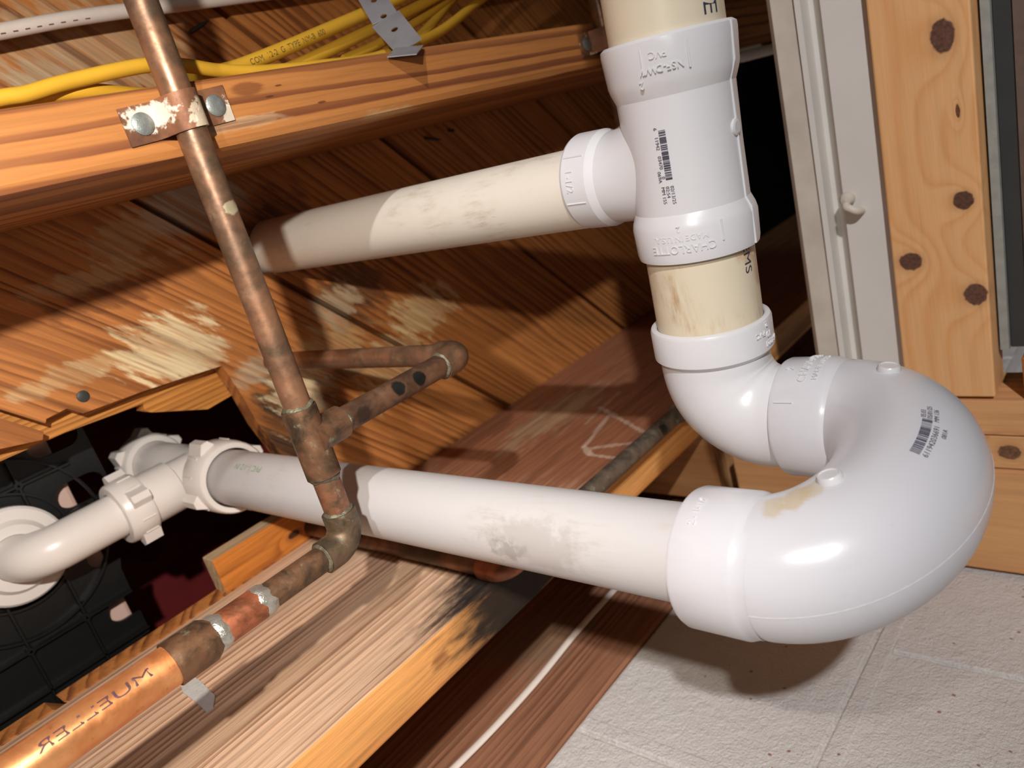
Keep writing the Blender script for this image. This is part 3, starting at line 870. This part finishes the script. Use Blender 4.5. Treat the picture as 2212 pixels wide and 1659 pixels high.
wrap_text(em, s_r, 'CHARLOTTE', .0060, -.1615, -.0085, (0, -1), (-1, 0), lift=-.0002, depth=.0005)
wrap_text(em, s_r, 'MADE IN U.S.A.', .0038, -.1555, -.0100, (0, -1), (-1, 0), lift=-.0002, depth=.0005)
wrap_text(em, s_r, '2', .0062, -.1695, -.017, (0, -1), (-1, 0), lift=-.0002, depth=.0005)
obj('raised_lettering', em, M_pvc, sock2)
obj('alignment_mark', MB().sweep([s_r.at(-.176 + .010 * i / 4, .0033, .0002) for i in range(5)], .0006, 8), M_pvc, sock2)
em = MB()
s_d = Cyl((XD, YD, 0), (0, 0, -1), (-1, -.8, 0), .0336)
wrap_text(em, s_d, '2 - 1-1/2', .0046, -.170, -.012, (0, -1), (-1, 0), lift=-.0002, depth=.0005)
obj('raised_lettering', em, M_pvc, sock1)

for r_ in (p1, p2, tee, elb): lay(r_, ARM)
lay(vp, slope(1.2, .0, Vector((XT, YB, ZT + .065))))

# drop pipe
dp = thing('drain_pipe', 'scuffed white pipe running from the tub waste tee to the trap', 'pipe', (XD, YD, .18))
obj('pipe_wall', MB().lathe((XD, YD, .156), (0, 0, 1), [(0, .0204), (0, RP1), (.504, RP1), (.504, .0204)], 72, closed=True), M_pipe_white, dp)
s_p = Cyl((XD, YD, 0), (0, 0, -1), (-XD, -YD, 0), RP1)
mk = MB(); wrap_text(mk, s_p, 'USA', .0080, -.474, -.0135, (-1, 0), (0, 1)); obj('printed_marking', mk, M_ink, dp)
mk = MB(); wrap_text(mk, s_p, 'PVC 1-1/2 IN', .0075, -.553, -.0120, (-1, 0), (0, 1)); obj('printed_marking', mk, M_ink_green, dp)

# ------------------------------------------------------------------ tub waste
def slip_nut(name, o, ax, r, h, r_in, parent, lugs=4, phase=0.0):
    mb = MB(); o = Vector(o); ax = Vector(ax).normalized()
    mb.lathe(o, ax, [(0, r_in), (0, r * .93), (.0015, r * .97), (h * .3, r * .985), (h * .34, r), (h * .9, r), (h, r * .96), (h, r_in), (h * .5, r_in)], 64, closed=True)
    u = ax.orthogonal().normalized(); w = ax.cross(u)
    for i in range(lugs):
        a = phase + 2 * PI * i / lugs
        d = u * math.cos(a) + w * math.sin(a); t = ax.cross(d)
        p0 = o + d * (r - .001)
        q = [p0 - t * .008, p0 + t * .008, p0 + t * .005 + d * .0065, p0 - t * .001 + d * .0075]
        vs = [p + ax * (h * .30) for p in q] + [p + ax * (h * .95) for p in q]
        mb.add(vs, [(0, 1, 2, 3), (7, 6, 5, 4), (0, 4, 5, 1), (1, 5, 6, 2), (2, 6, 7, 3), (3, 7, 4, 0)], 0, False)
    for i in range(12):
        a = phase + .2 + 2 * PI * i / 12; d = u * math.cos(a) + w * math.sin(a)
        mb.sweep([o + d * (r + .0002) + ax * h * .4, o + d * (r + .0002) + ax * h * .88], .0007, 6)
    return obj(name, mb, M_pvc_tub, parent)


ZB = .698
wt = thing('waste_tee', 'white tub waste tee with three winged slip nuts above the drain hole', 'pipe fitting', (XD, YD, ZB))
wb = MB()
wb.lathe((XD, YD, .668), (0, 0, 1), [(0, .017), (0, .0215), (.06, .0215), (.066, .0235), (.130, .0235), (.130, .0195), (.01, .017)], 56)
wb.lathe((XD - .004, YD, ZB), (-1, 0, 0), [(0, .0215), (.022, .0215), (.0235, .0238), (.058, .0238), (.058, .0195)], 56)
obj('tee_body', wb, M_pvc_tub, wt)
slip_nut('slip_nut', (XD, YD, .631), (0, 0, 1), .0325, .034, .0262, wt, 4, .5)
slip_nut('slip_nut', (XD - .080, YD, ZB), (1, 0, 0), .0285, .024, .0200, wt, 4, .3)
slip_nut('slip_nut', (XD, YD, .792), (0, 0, 1), .0315, .026, .0240, wt, 6, .9)
# tailpiece and drain elbow
tl = thing('waste_pipe', 'smooth white waste pipe bending up to the tub drain', 'pipe', (.2, YD, ZB))
XE = .118
tp = [(XD - .070, YD, ZB), (XE + .030, YD, ZB)] + [tuple(q) for q in arc_pts((XE + .028, YD, ZB + .028), (0, 0, -1), (-1, 0, 0), .028, .028, 0, PI / 2, 12)] + [(XE, YD, .742)]
obj('tube', MB().sweep(tp, .0192, 48), M_pvc_tub, tl)
obj('drain_flange', MB().lathe((XE, YD, .728), (0, 0, 1), [(-.004, .0195), (-.004, .0275), (.001, .031), (.002, .0395), (.004, .0415), (.009, .0415), (.010, .03), (.010, .0195)], 64), M_pvc_tub, tl)

# tub support pan: black ribbed plastic with slots, the tub shell above it
tub = thing('bathtub', 'underside of the tub, black ribbed base with slots over a pale pink shell', 'bathtub', (.08, .22, .752))
ZT_ = .752
pan = [(-.6, .02), (.195, .02), (.212, .13), (.214, .20), (.190, .27), (.188, .36), (.20, .50), (-.6, .50)]
pan_o = obj('support_base', MB().prism(pan, ZT_, ZT_ + .004), M_black, tub)
cuts = []


def slot(x, y, L_, w_):
    pts = [(x + L_ / 2 + w_ * math.cos(a), y + w_ * math.sin(a)) for a in [-PI / 2 + PI * i / 10 for i in range(11)]]
    pts += [(x - L_ / 2 + w_ * math.cos(a), y + w_ * math.sin(a)) for a in [PI / 2 + PI * i / 10 for i in range(11)]]
    cuts.append(obj('cutter', MB().prism(pts, ZT_ - .02, ZT_ + .02), M_black, loc=(0, 0, 0)))


for (px, py) in ((175, 1058), (240, 1188), (283, 1302), (330, 1388), (112, 950)):
    q = at(px, py, 'z', ZT_); slot(q.x, q.y, .020, .0115)
boolean(pan_o, cuts)
for c in cuts: bpy.data.objects.remove(c)
rb = MB()
pans = [at(px, py, 'z', ZT_) for px, py in ((175, 1058), (240, 1188), (283, 1302), (330, 1388), (112, 950))]
for i, y in enumerate((.045, .085, .125, .158, .199, .243, .292, .332, .372, .43)):
    if all(abs(q.y - y) > .012 for q in pans): rb.box((-.6, y - .0009, ZT_ - .007), (.188, y + .0009, ZT_ + .001))
for x in (-.33, -.26, -.19, -.12, -.06, .0, .052, .098, .146, .186):
    if all(abs(q.x - x) > .022 for q in pans[:4]): rb.box((x - .0009, .022, ZT_ - .007), (x + .0009, .49, ZT_ + .001))
for (x, y) in ((.052, .158), (.098, .199), (.146, .158), (.098, .158), (.052, .199), (.146, .199), (.146, .243), (.098, .292), (.146, .292), (.052, .292)):
    rb.lathe((x, y, ZT_ - .0065), (0, 0, 1), [(0, 0), (0, .0034), (.006, .0034)], 14)
for r_ in (.05, .078):
    rb.lathe((XE, YD, ZT_ - .006), (0, 0, 1), [(0, r_ - .001), (0, r_ + .001), (.006, r_ + .001), (.006, r_ - .001)], 48, closed=True)
obj('rib', rb, M_black, tub)
obj('tub_shell', MB().box((-.6, .0, ZT_ + .016), (.186, .50, ZT_ + .024), .004), M_pink, tub)

# ================================================================== copper supply
RC = .00795                                  # half inch tube
ZC1 = ZJ - RC - .0006
XC = .215; YC1 = .196; YTE = .128


def bead(mb, o, ax, r, w=.0022):
    k0 = len(mb.v); n_ = 32
    mb.lathe(o, ax, [(-w * 1.3, r - .0012), (-w * .7, r + .0002), (-w * .2, r + .0008), (w * .5, r + .0005), (w * 1.2, r - .0012)], n_)
    ax = Vector(ax); ph = [R.uniform(0, 6.28) for _ in range(4)]
    for i in range(k0, len(mb.v)):
        a = 2 * PI * ((i - k0) % n_) / n_
        sh = (math.sin(a * 2 + ph[0]) * .5 + math.sin(a * 3 + ph[1]) * .4 + math.sin(a * 7 + ph[2]) * .3) * w * .55
        mb.v[i] = tuple(Vector(mb.v[i]) + ax * sh)


p = tag(obj('copper_pipe', MB().sweep([(XC, -.75, ZC1), (XC, -.2, ZC1), (XC, YTE - .013, ZC1)], RC, 40), M_cop, loc=(XC, -.1, ZC1)),
        'brown copper pipe crossing the orange joist under a rusty strap', 'pipe')
tee2 = thing('copper_tee', 'dark soldered copper tee where the long pipe branches', 'pipe fitting', (XC, YTE, ZC1))
RF = .0102
tm = MB().sweep([(XC, YTE - .0195, ZC1), (XC, YTE, ZC1), (XC, YTE + .0235, ZC1)], RF, 40)
tm.sweep([(XC, YTE, ZC1), (XC + .006, YTE, ZC1), (XC + .011, YTE, ZC1), (XC + .023, YTE, ZC1)], [RF * 1.25, RF * 1.12, RF, RF], 40)
obj('tee_body', tm, M_cop_dark, tee2)
bm1 = MB(); bead(bm1, (XC, YTE - .020, ZC1), (0, 1, 0), RC + .0006, .0018); obj('solder_joint', bm1, M_flux, tee2)
bm1 = MB(); bead(bm1, (XC, YTE + .024, ZC1), (0, 1, 0), RC + .0008, .0022); obj('solder_joint', bm1, M_flux, tee2)
bm1 = MB(); bead(bm1, (XC + .0235, YTE, ZC1), (1, 0, 0), RC + .0006, .0022); obj('solder_joint', bm1, M_flux, tee2)
tag(obj('copper_pipe', MB().sweep([(XC, YTE + .014, ZC1), (XC, YC1 - .012, ZC1)], RC, 40), copper('blotched_copper', srgb(150, 100, 72), srgb(92, 76, 60), srgb(116, 128, 110), 90, .6, .45, .7, 9.0)), 'short flux stained copper piece between the tee and the nearest elbow', 'pipe')


def copper_elbow(name, corner, d_in, d_out, label, mat, ext=.008, bend=.012, r=RF):
    c = Vector(corner); a = Vector(d_in); b = Vector(d_out)       # travel arrives along a and leaves along b
    o = c - a * bend + b * bend
    pth = [c - a * (bend + ext)] + arc_pts(o, -b, a, bend, bend, 0, PI / 2, 12) + [c + b * (bend + ext)]
    t = thing(name, label, 'pipe fitting', corner)
    obj('elbow_body', MB().sweep(pth, r, 36), mat, t)
    for q, ax in ((pth[0], a), (pth[-1], b)):
        k_ = MB(); bead(k_, q, ax, RC + .0006, .0017); obj('solder_joint', k_, M_flux, t)
    return t


copper_elbow('copper_elbow', (XC, YC1, ZC1), (0, 1, 0), (-1, 0, 0), 'green tinged copper elbow turning the pipe along the weathered joist', M_cop_elbow)
tag(obj('copper_pipe', MB().sweep([(XC - .014, YC1, ZC1), (.148, YC1, ZC1)], RC, 40), M_cop_dark), 'dark blotched copper piece between the nearest elbow and the coupling', 'pipe')
cp = thing('copper_coupling', 'copper coupling with silvery solder rings below the joist', 'pipe fitting', (.128, YC1, ZC1))
obj('sleeve', MB().sweep([(.152, YC1, ZC1), (.126, YC1, ZC1)], .0093, 40), M_cop_orange, cp)
k_ = MB(); bead(k_, (.1515, YC1, ZC1), (1, 0, 0), RC + .0010, .0045); obj('solder_joint', k_, M_solder, cp)
RC3 = .0108
k_ = MB(); bead(k_, (.1245, YC1, ZC1), (1, 0, 0), .0098, .0035); obj('solder_joint', k_, M_solder, cp)
obj('reducer', MB().sweep([(.127, YC1, ZC1), (.122, YC1, ZC1), (.118, YC1, ZC1), (.098, YC1, ZC1)], [.0094, .0096, .0121, .0121], 40), M_cop_dark, cp)
big = thing('copper_pipe', 'wide bright copper pipe with dark stamped letters in the lower left corner', 'pipe', (-.1, YC1, ZC1))
obj('tube', MB().sweep([(.104, YC1, ZC1), (-.2, YC1, ZC1), (-.75, YC1, ZC1)], RC3, 44), M_cop_new, big)
s_b = Cyl((0, YC1, ZC1), (-1, 0, 0), (-.35, -.75, -1), RC3)
mk = MB(); wrap_text(mk, s_b, 'MUELLER', .0070, -.088, -.001, (1, 0), (0, 1), sx=1.9)
obj('printed_marking', mk, M_ink_plum, big)
mk = MB(); wrap_text(mk, s_b, 'L TYPE', .0070, -.012, -.001, (1, 0), (0, 1), sx=1.9)
obj('printed_marking', mk, M_ink_plum, big)

# branch, its elbow and its riser
XB = .3455
tag(obj('copper_pipe', MB().sweep([(XC + .014, YTE, ZC1), (XB - .014, YTE, ZC1)], RC, 40),
        copper('pitted_copper', srgb(128, 92, 68), srgb(80, 58, 44), srgb(60, 66, 60), 50, .6, .45, .5, 3.0,
               stains=[((.281, YTE - .003, ZC1 - .007), (.0055, .006, .006), srgb(22, 30, 30), .95, .5),
                       ((.299, YTE - .002, ZC1 - .007), (.0055, .006, .006), srgb(26, 28, 28), .95, .5),
                       ((.250, YTE + .001, ZC1 - .007), (.006, .006, .006), srgb(58, 44, 34), .8, .6)])),
    'pitted copper branch with black spots running from the tee to the back elbow', 'pipe')
copper_elbow('copper_elbow', (XB, YTE, ZC1), (1, 0, 0), (0, 0, 1), 'silver soldered copper elbow where the branch turns up', M_cop)
tag(obj('copper_pipe', MB().sweep([(XB, YTE, ZC1 + .014), (XB, YTE, ZS + .05)], RC, 40), M_cop), 'copper riser behind the long pipe going up into the floor boards', 'pipe')

# second line, half hidden behind the trap arm
X2 = .612; YC2 = YJ1[0] - RC - .0008; XU = .322
tag(obj('copper_pipe', MB().sweep([(X2, -.75, ZC1), (X2, YC2 - .013, ZC1)], RC, 36), M_cop), 'copper pipe half hidden behind the yellowed pipe and white tee', 'pipe')
copper_elbow('copper_elbow', (X2, YC2, ZC1), (0, 1, 0), (-1, 0, 0), 'grey copper elbow behind the white elbow fitting', M_cop_grey)
tag(obj('copper_pipe', MB().sweep([(X2 - .014, YC2, ZC1), (XU + .014, YC2, ZC1)], RC, 36),
        copper('grey_pitted_copper', srgb(124, 106, 90), srgb(78, 72, 62), srgb(112, 138, 122), 60, .45, .5, .7, 4.0,
               stains=[((.553, YC2 - .002, ZC1 - .006), (.007, .006, .007), srgb(30, 32, 28), .9, .5)])),
    'grey green copper pipe lying along the bottom of the streaked joist', 'pipe')
copper_elbow('copper_elbow', (XU, YC2, ZC1), (-1, 0, 0), (0, 0, 1), 'orange copper elbow beside the charred patch under the white pipe', M_cop_orange)
tag(obj('copper_pipe', MB().sweep([(XU, YC2, ZC1 + .014), (XU, YC2, ZS + .06)], RC, 36), M_cop), 'copper riser against the weathered joist behind the scuffed white pipe', 'pipe')

# pipe straps
def pipe_strap(x, label):
    t = thing('pipe_strap', label, 'pipe strap', (x, -.056, ZJ))
    prof = [(-.029, ZJ - .0004), (-.013, ZJ - .0004), (-.0105, ZJ - .004)]
    prof += [((RC + .0006) * math.cos(a), ZC1 + (RC + .0006) * math.sin(a)) for a in [PI * 1.02 + (PI * .96) * i / 12 for i in range(13)]]
    prof += [(.0105, ZJ - .004), (.013, ZJ - .0004), (.031, ZJ - .0004)]
    th = .0009; vs = []; fs = []; n_ = len(prof)
    for i, (dx_, z) in enumerate(prof):
        a = prof[max(i - 1, 0)]; b = prof[min(i + 1, n_ - 1)]
        tx, tz = b[0] - a[0], b[1] - a[1]; l_ = math.hypot(tx, tz); nx, nz = tz / l_, -tx / l_
        yo = -.0566 - dx_ * .06
        for (yy, k) in ((yo - .0092, 0), (yo + .0092, 0), (yo + .0092, 1), (yo - .0092, 1)):
            vs.append((x + dx_ + nx * th * k, yy, z + nz * th * k))
    for i in range(n_ - 1):
        for j in range(4): fs.append((i * 4 + j, i * 4 + (j + 1) % 4, i * 4 + 4 + (j + 1) % 4, i * 4 + 4 + j))
    fs += [(0, 1, 2, 3), tuple((n_ - 1) * 4 + j for j in (3, 2, 1, 0))]
    obj('band', MB().add(vs, fs), M_strap, t, angle=50)
    for dx_ in (-.0195, .0225):
        sc = MB(); o_ = (x + dx_, -.0566 - dx_ * .06, ZJ - .0012)
        sc.lathe(o_, (0, 0, -1), [(0, .0056), (.0008, .0056), (.0016, .0046), (.002, .002), (.0019, 0)], 28)
        obj('screw', sc, [M_screw, M_dark], t)
    return t


pipe_strap(XC, 'rusty paint flecked strap with two screws holding the nearer copper pipe to the joist')
pipe_strap(X2, 'rusty strap holding the far copper pipe to the joist beside the white tee')

# strip of grey paint spilt on the joist beside the bright pipe
gb = MB()
gp = [at(px, py, 'y', YJ1[0]) for px, py in ((392, 1480), (418, 1462), (436, 1476), (452, 1492), (466, 1505), (462, 1530), (448, 1541), (430, 1524), (412, 1510), (396, 1498))]
gb.prism([(q.x, q.z) for q in gp], YJ1[0] - .0014, YJ1[0] + .0002, 'y')
tag(obj('caulk_smear', gb, M_smear), 'grey dried smear on the weathered joist next to the bright copper pipe', 'smear')

# ================================================================== cables
def cable(name, pts, r, mat, label, group=None, text=None, squash=None):
    path = smooth_path(pts, 8)
    t = thing(name, label, 'cable', path[len(path) // 2], group)
    obj('jacket', MB().sweep(path, r, 20, squash=squash), mat, t)
    if text:
        mk = MB()
        for (tx, i0, size, off_) in text:
            # lettering along the jacket, on the side seen from below
            d = (path[min(i0 + 6, len(path) - 1)] - path[i0]).normalized(); o_ = path[i0]
            vs, fs = text_mesh(tx, size)
            vis = (-o_).normalized(); vis = (vis - d * vis.dot(d)).normalized(); up = vis.cross(d)
            L_ = [0]
            for a, b in zip(path[i0:], path[i0 + 1:]): L_.append(L_[-1] + (b - a).length)
            out = []
            for (x, y, z) in vs:
                j = max(q for q in range(len(L_)) if L_[q] <= x or q == 0); j = min(j, len(L_) - 2)
                f = (x - L_[j]) / (L_[j + 1] - L_[j]); c_ = path[i0 + j].lerp(path[i0 + j + 1], f)
                a = (y + off_) / r
                out.append(c_ + (vis * math.cos(a) + up * math.sin(a)) * (r + .0002))
            mk.add(out, fs, 0, False)
        obj('printed_marking', mk, M_ink_pale, t)
    return t


YG = 'yellow cables above the orange joist'
def A(l): return [at(x, y, 'z', z) for x, y, z in l]
cable('electrical_cable', A([(-120, 240, .43), (0, 212, .43), (60, 202, .43), (150, 176, .432), (310, 142, .434), (400, 142, .436), (470, 152, .437), (560, 155, .437), (680, 144, .437), (800, 128, .44), (880, 100, .45), (960, 62, .48), (1080, -30, .52), (1250, -130, .54)]), .0040, M_yellow,
      'yellow cable sagging lowest along the joist and passing behind the copper pipe', YG)
cable('electrical_cable', A([(-120, 236, .44), (0, 222, .44), (90, 205, .44), (200, 198, .44), (320, 206, .45), (400, 195, .455), (480, 165, .46)]), .0042, M_yellow,
      'yellow cable tucked against the joist at the left border', YG)
cable('electrical_cable', A([(380, 190, .452), (450, 163, .455), (520, 143, .46), (620, 103, .462), (700, 68, .465), (800, 25, .47), (890, -18, .475), (1000, -70, .48), (1150, -150, .50), (1350, -260, .52)]), .0048, M_yellow,
      'yellow cable with printed type lettering rising to the top edge', YG, [('COM  12-2  G  TYPE  NM-B  600', 17, .0052, -.0016)])
cable('electrical_cable', A([(600, 160, .47), (660, 134, .47), (740, 95, .475), (830, 50, .48), (900, 14, .485), (980, -30, .49), (1140, -120, .51), (1340, -230, .53)]), .0046, M_yellow,
      'yellow cable just under the lettered one', YG)
cable('electrical_cable', A([(740, 130, .48), (800, 104, .485), (860, 70, .49), (920, 32, .495), (980, -12, .50), (1130, -110, .525), (1340, -210, .54)]), .0040, M_yellow,
      'yellow cable passing behind the bent metal strap, third from the top', YG)
cable('electrical_cable', A([(780, 140, .51), (840, 118, .51), (890, 92, .515), (940, 44, .52), (990, -12, .53), (1110, -110, .55), (1330, -200, .56)]), .0040, M_yellow,
      'yellow cable farthest right where the bundle leaves the picture', YG)
wc = cable('electrical_cable', A([(-150, 94, .60), (0, 68, .60), (130, 44, .60), (260, 25, .60), (400, 8, .60), (560, -12, .60), (760, -40, .60), (1050, -82, .60), (1400, -130, .60)]), .0053, M_white_cable,
      'white cable with dark dashes crossing the top left corner', None)
mk = MB()
pw = smooth_path(A([(-150, 94, .60), (0, 68, .60), (130, 44, .60), (260, 25, .60)]), 10)
for i in range(10, 26, 2):
    a, b = pw[i], pw[i + 1]; vis = (-a).normalized()
    mk.sweep([a.lerp(b, .1) + vis * .0050 + ED * .0016, a.lerp(b, .9) + vis * .0050 + ED * .0017], .0005, 6)
obj('printed_marking', mk, plain('brown_print_ink', srgb(120, 84, 60), .7), wc)
tag(obj('electrical_cable', MB().sweep([at(1560, 128, 'z', .385), at(1605, 122, 'z', .385), at(1680, 103, 'z', .385)], .006, 16), M_white_cable), 'short white cable seen between the white tee and the worn board', 'cable')
# thin cord hanging on the rim board
tag(obj('thin_cord', MB().sweep(smooth_path([at(960, 1680, 'y', YRIM - .004), at(1060, 1580, 'y', YRIM - .004), at(1160, 1470, 'y', YRIM - .004), at(1250, 1360, 'y', YRIM - .004), at(1340, 1260, 'y', YRIM - .004), at(1440, 1150, 'y', YRIM - .004)], 6), .0036, 14, squash=((0, 1, 0), .6)), M_white_cable),
    'pale flat cord lying along the reddish rim board', 'cord')

# bent perforated hanger strap
hs = thing('hanger_strap', 'bent perforated galvanised strap sticking out over the orange joist', 'metal strap', at(850, 60, 'z', .44))
hm = MB()


def plate(c0, c1, side, w0, w1, holes=(.5,), hr=.0022):
    """flat strip from c0 to c1 with a width direction and round holes"""
    c0 = Vector(c0); c1 = Vector(c1); u = c1 - c0; L_ = u.length; u.normalize(); s_ = Vector(side); s_ = (s_ - u * s_.dot(u)).normalized(); nn = u.cross(s_)
    bm = bmesh.new()
    def P(a, b): return c0 + u * a + s_ * b
    loops = [[P(0, -w0), P(L_, -w1), P(L_, w1), P(0, w0)]]
    for h in holes: loops.append([P(h * L_ + hr * math.cos(a), hr * math.sin(a)) for a in [2 * PI * i / 14 for i in range(14)]])
    ed = []
    for lp in loops:
        v = [bm.verts.new(q) for q in lp]
        for i in range(len(v)): ed.append(bm.edges.new((v[i], v[(i + 1) % len(v)])))
    bmesh.ops.triangle_fill(bm, use_beauty=True, use_dissolve=False, edges=ed)
    g = bmesh.ops.solidify(bm, geom=bm.faces[:], thickness=.0007)
    bm.verts.index_update()
    hm.add([v.co for v in bm.verts], [[v.index for v in f.verts] for f in bm.faces], 0, False); bm.free()


h0 = at(770, -60, 'z', .470); h1_ = at(832, 40, 'z', .432); h2_ = at(884, 100, 'z', .400); h3_ = at(868, 119, 'z', .384)
plate(h0, h1_, EX * .93 - ED * .35, .0092, .0098, (.25, .62, .95), .0024)
plate(h1_, h2_, EX * .85 - ED * .52, .0112, .0098, (.40,), .0026)
plate(h2_, h3_, EX * 1.0 - ED * .12, .0098, .0096, ())
obj('strap_metal', hm, M_galv, hs)

# nails that came through the floor boards
def nail(px, py, lean, ln, label):
    q = at(px, py, 'z', ZS - .0002); v = Vector(lean).normalized()
    mb = MB().sweep([q + Vector((0, 0, .004)), q + v * ln * .7, q + v * ln], [.0018, .0018, .0003], 12)
    tag(obj('nail', mb, M_dark), label, 'nail', 'nails through the floor boards')


nail(916, 296, (.5, .5, -1), .020, 'nail tip through the boards under the orange joist, nearer the open gap')
nail(972, 280, (-.6, .2, -1), .018, 'nail tip through the boards under the orange joist, nearer the white tee')
nail(405, 74, (.8, -.3, -.5), .022, 'bent nail through the boards between the long copper pipe and the yellow cables')
mb = MB().lathe(at(179, 856, 'z', ZS), (0, 0, -1), [(-.004, .0022), (0, .0045), (.0012, .0045), (.0018, .003), (.0018, 0)], 20)
tag(obj('nail', mb, M_dark), 'round nail head in the boards above the left edge of the drain hole', 'nail', 'nails through the floor boards')
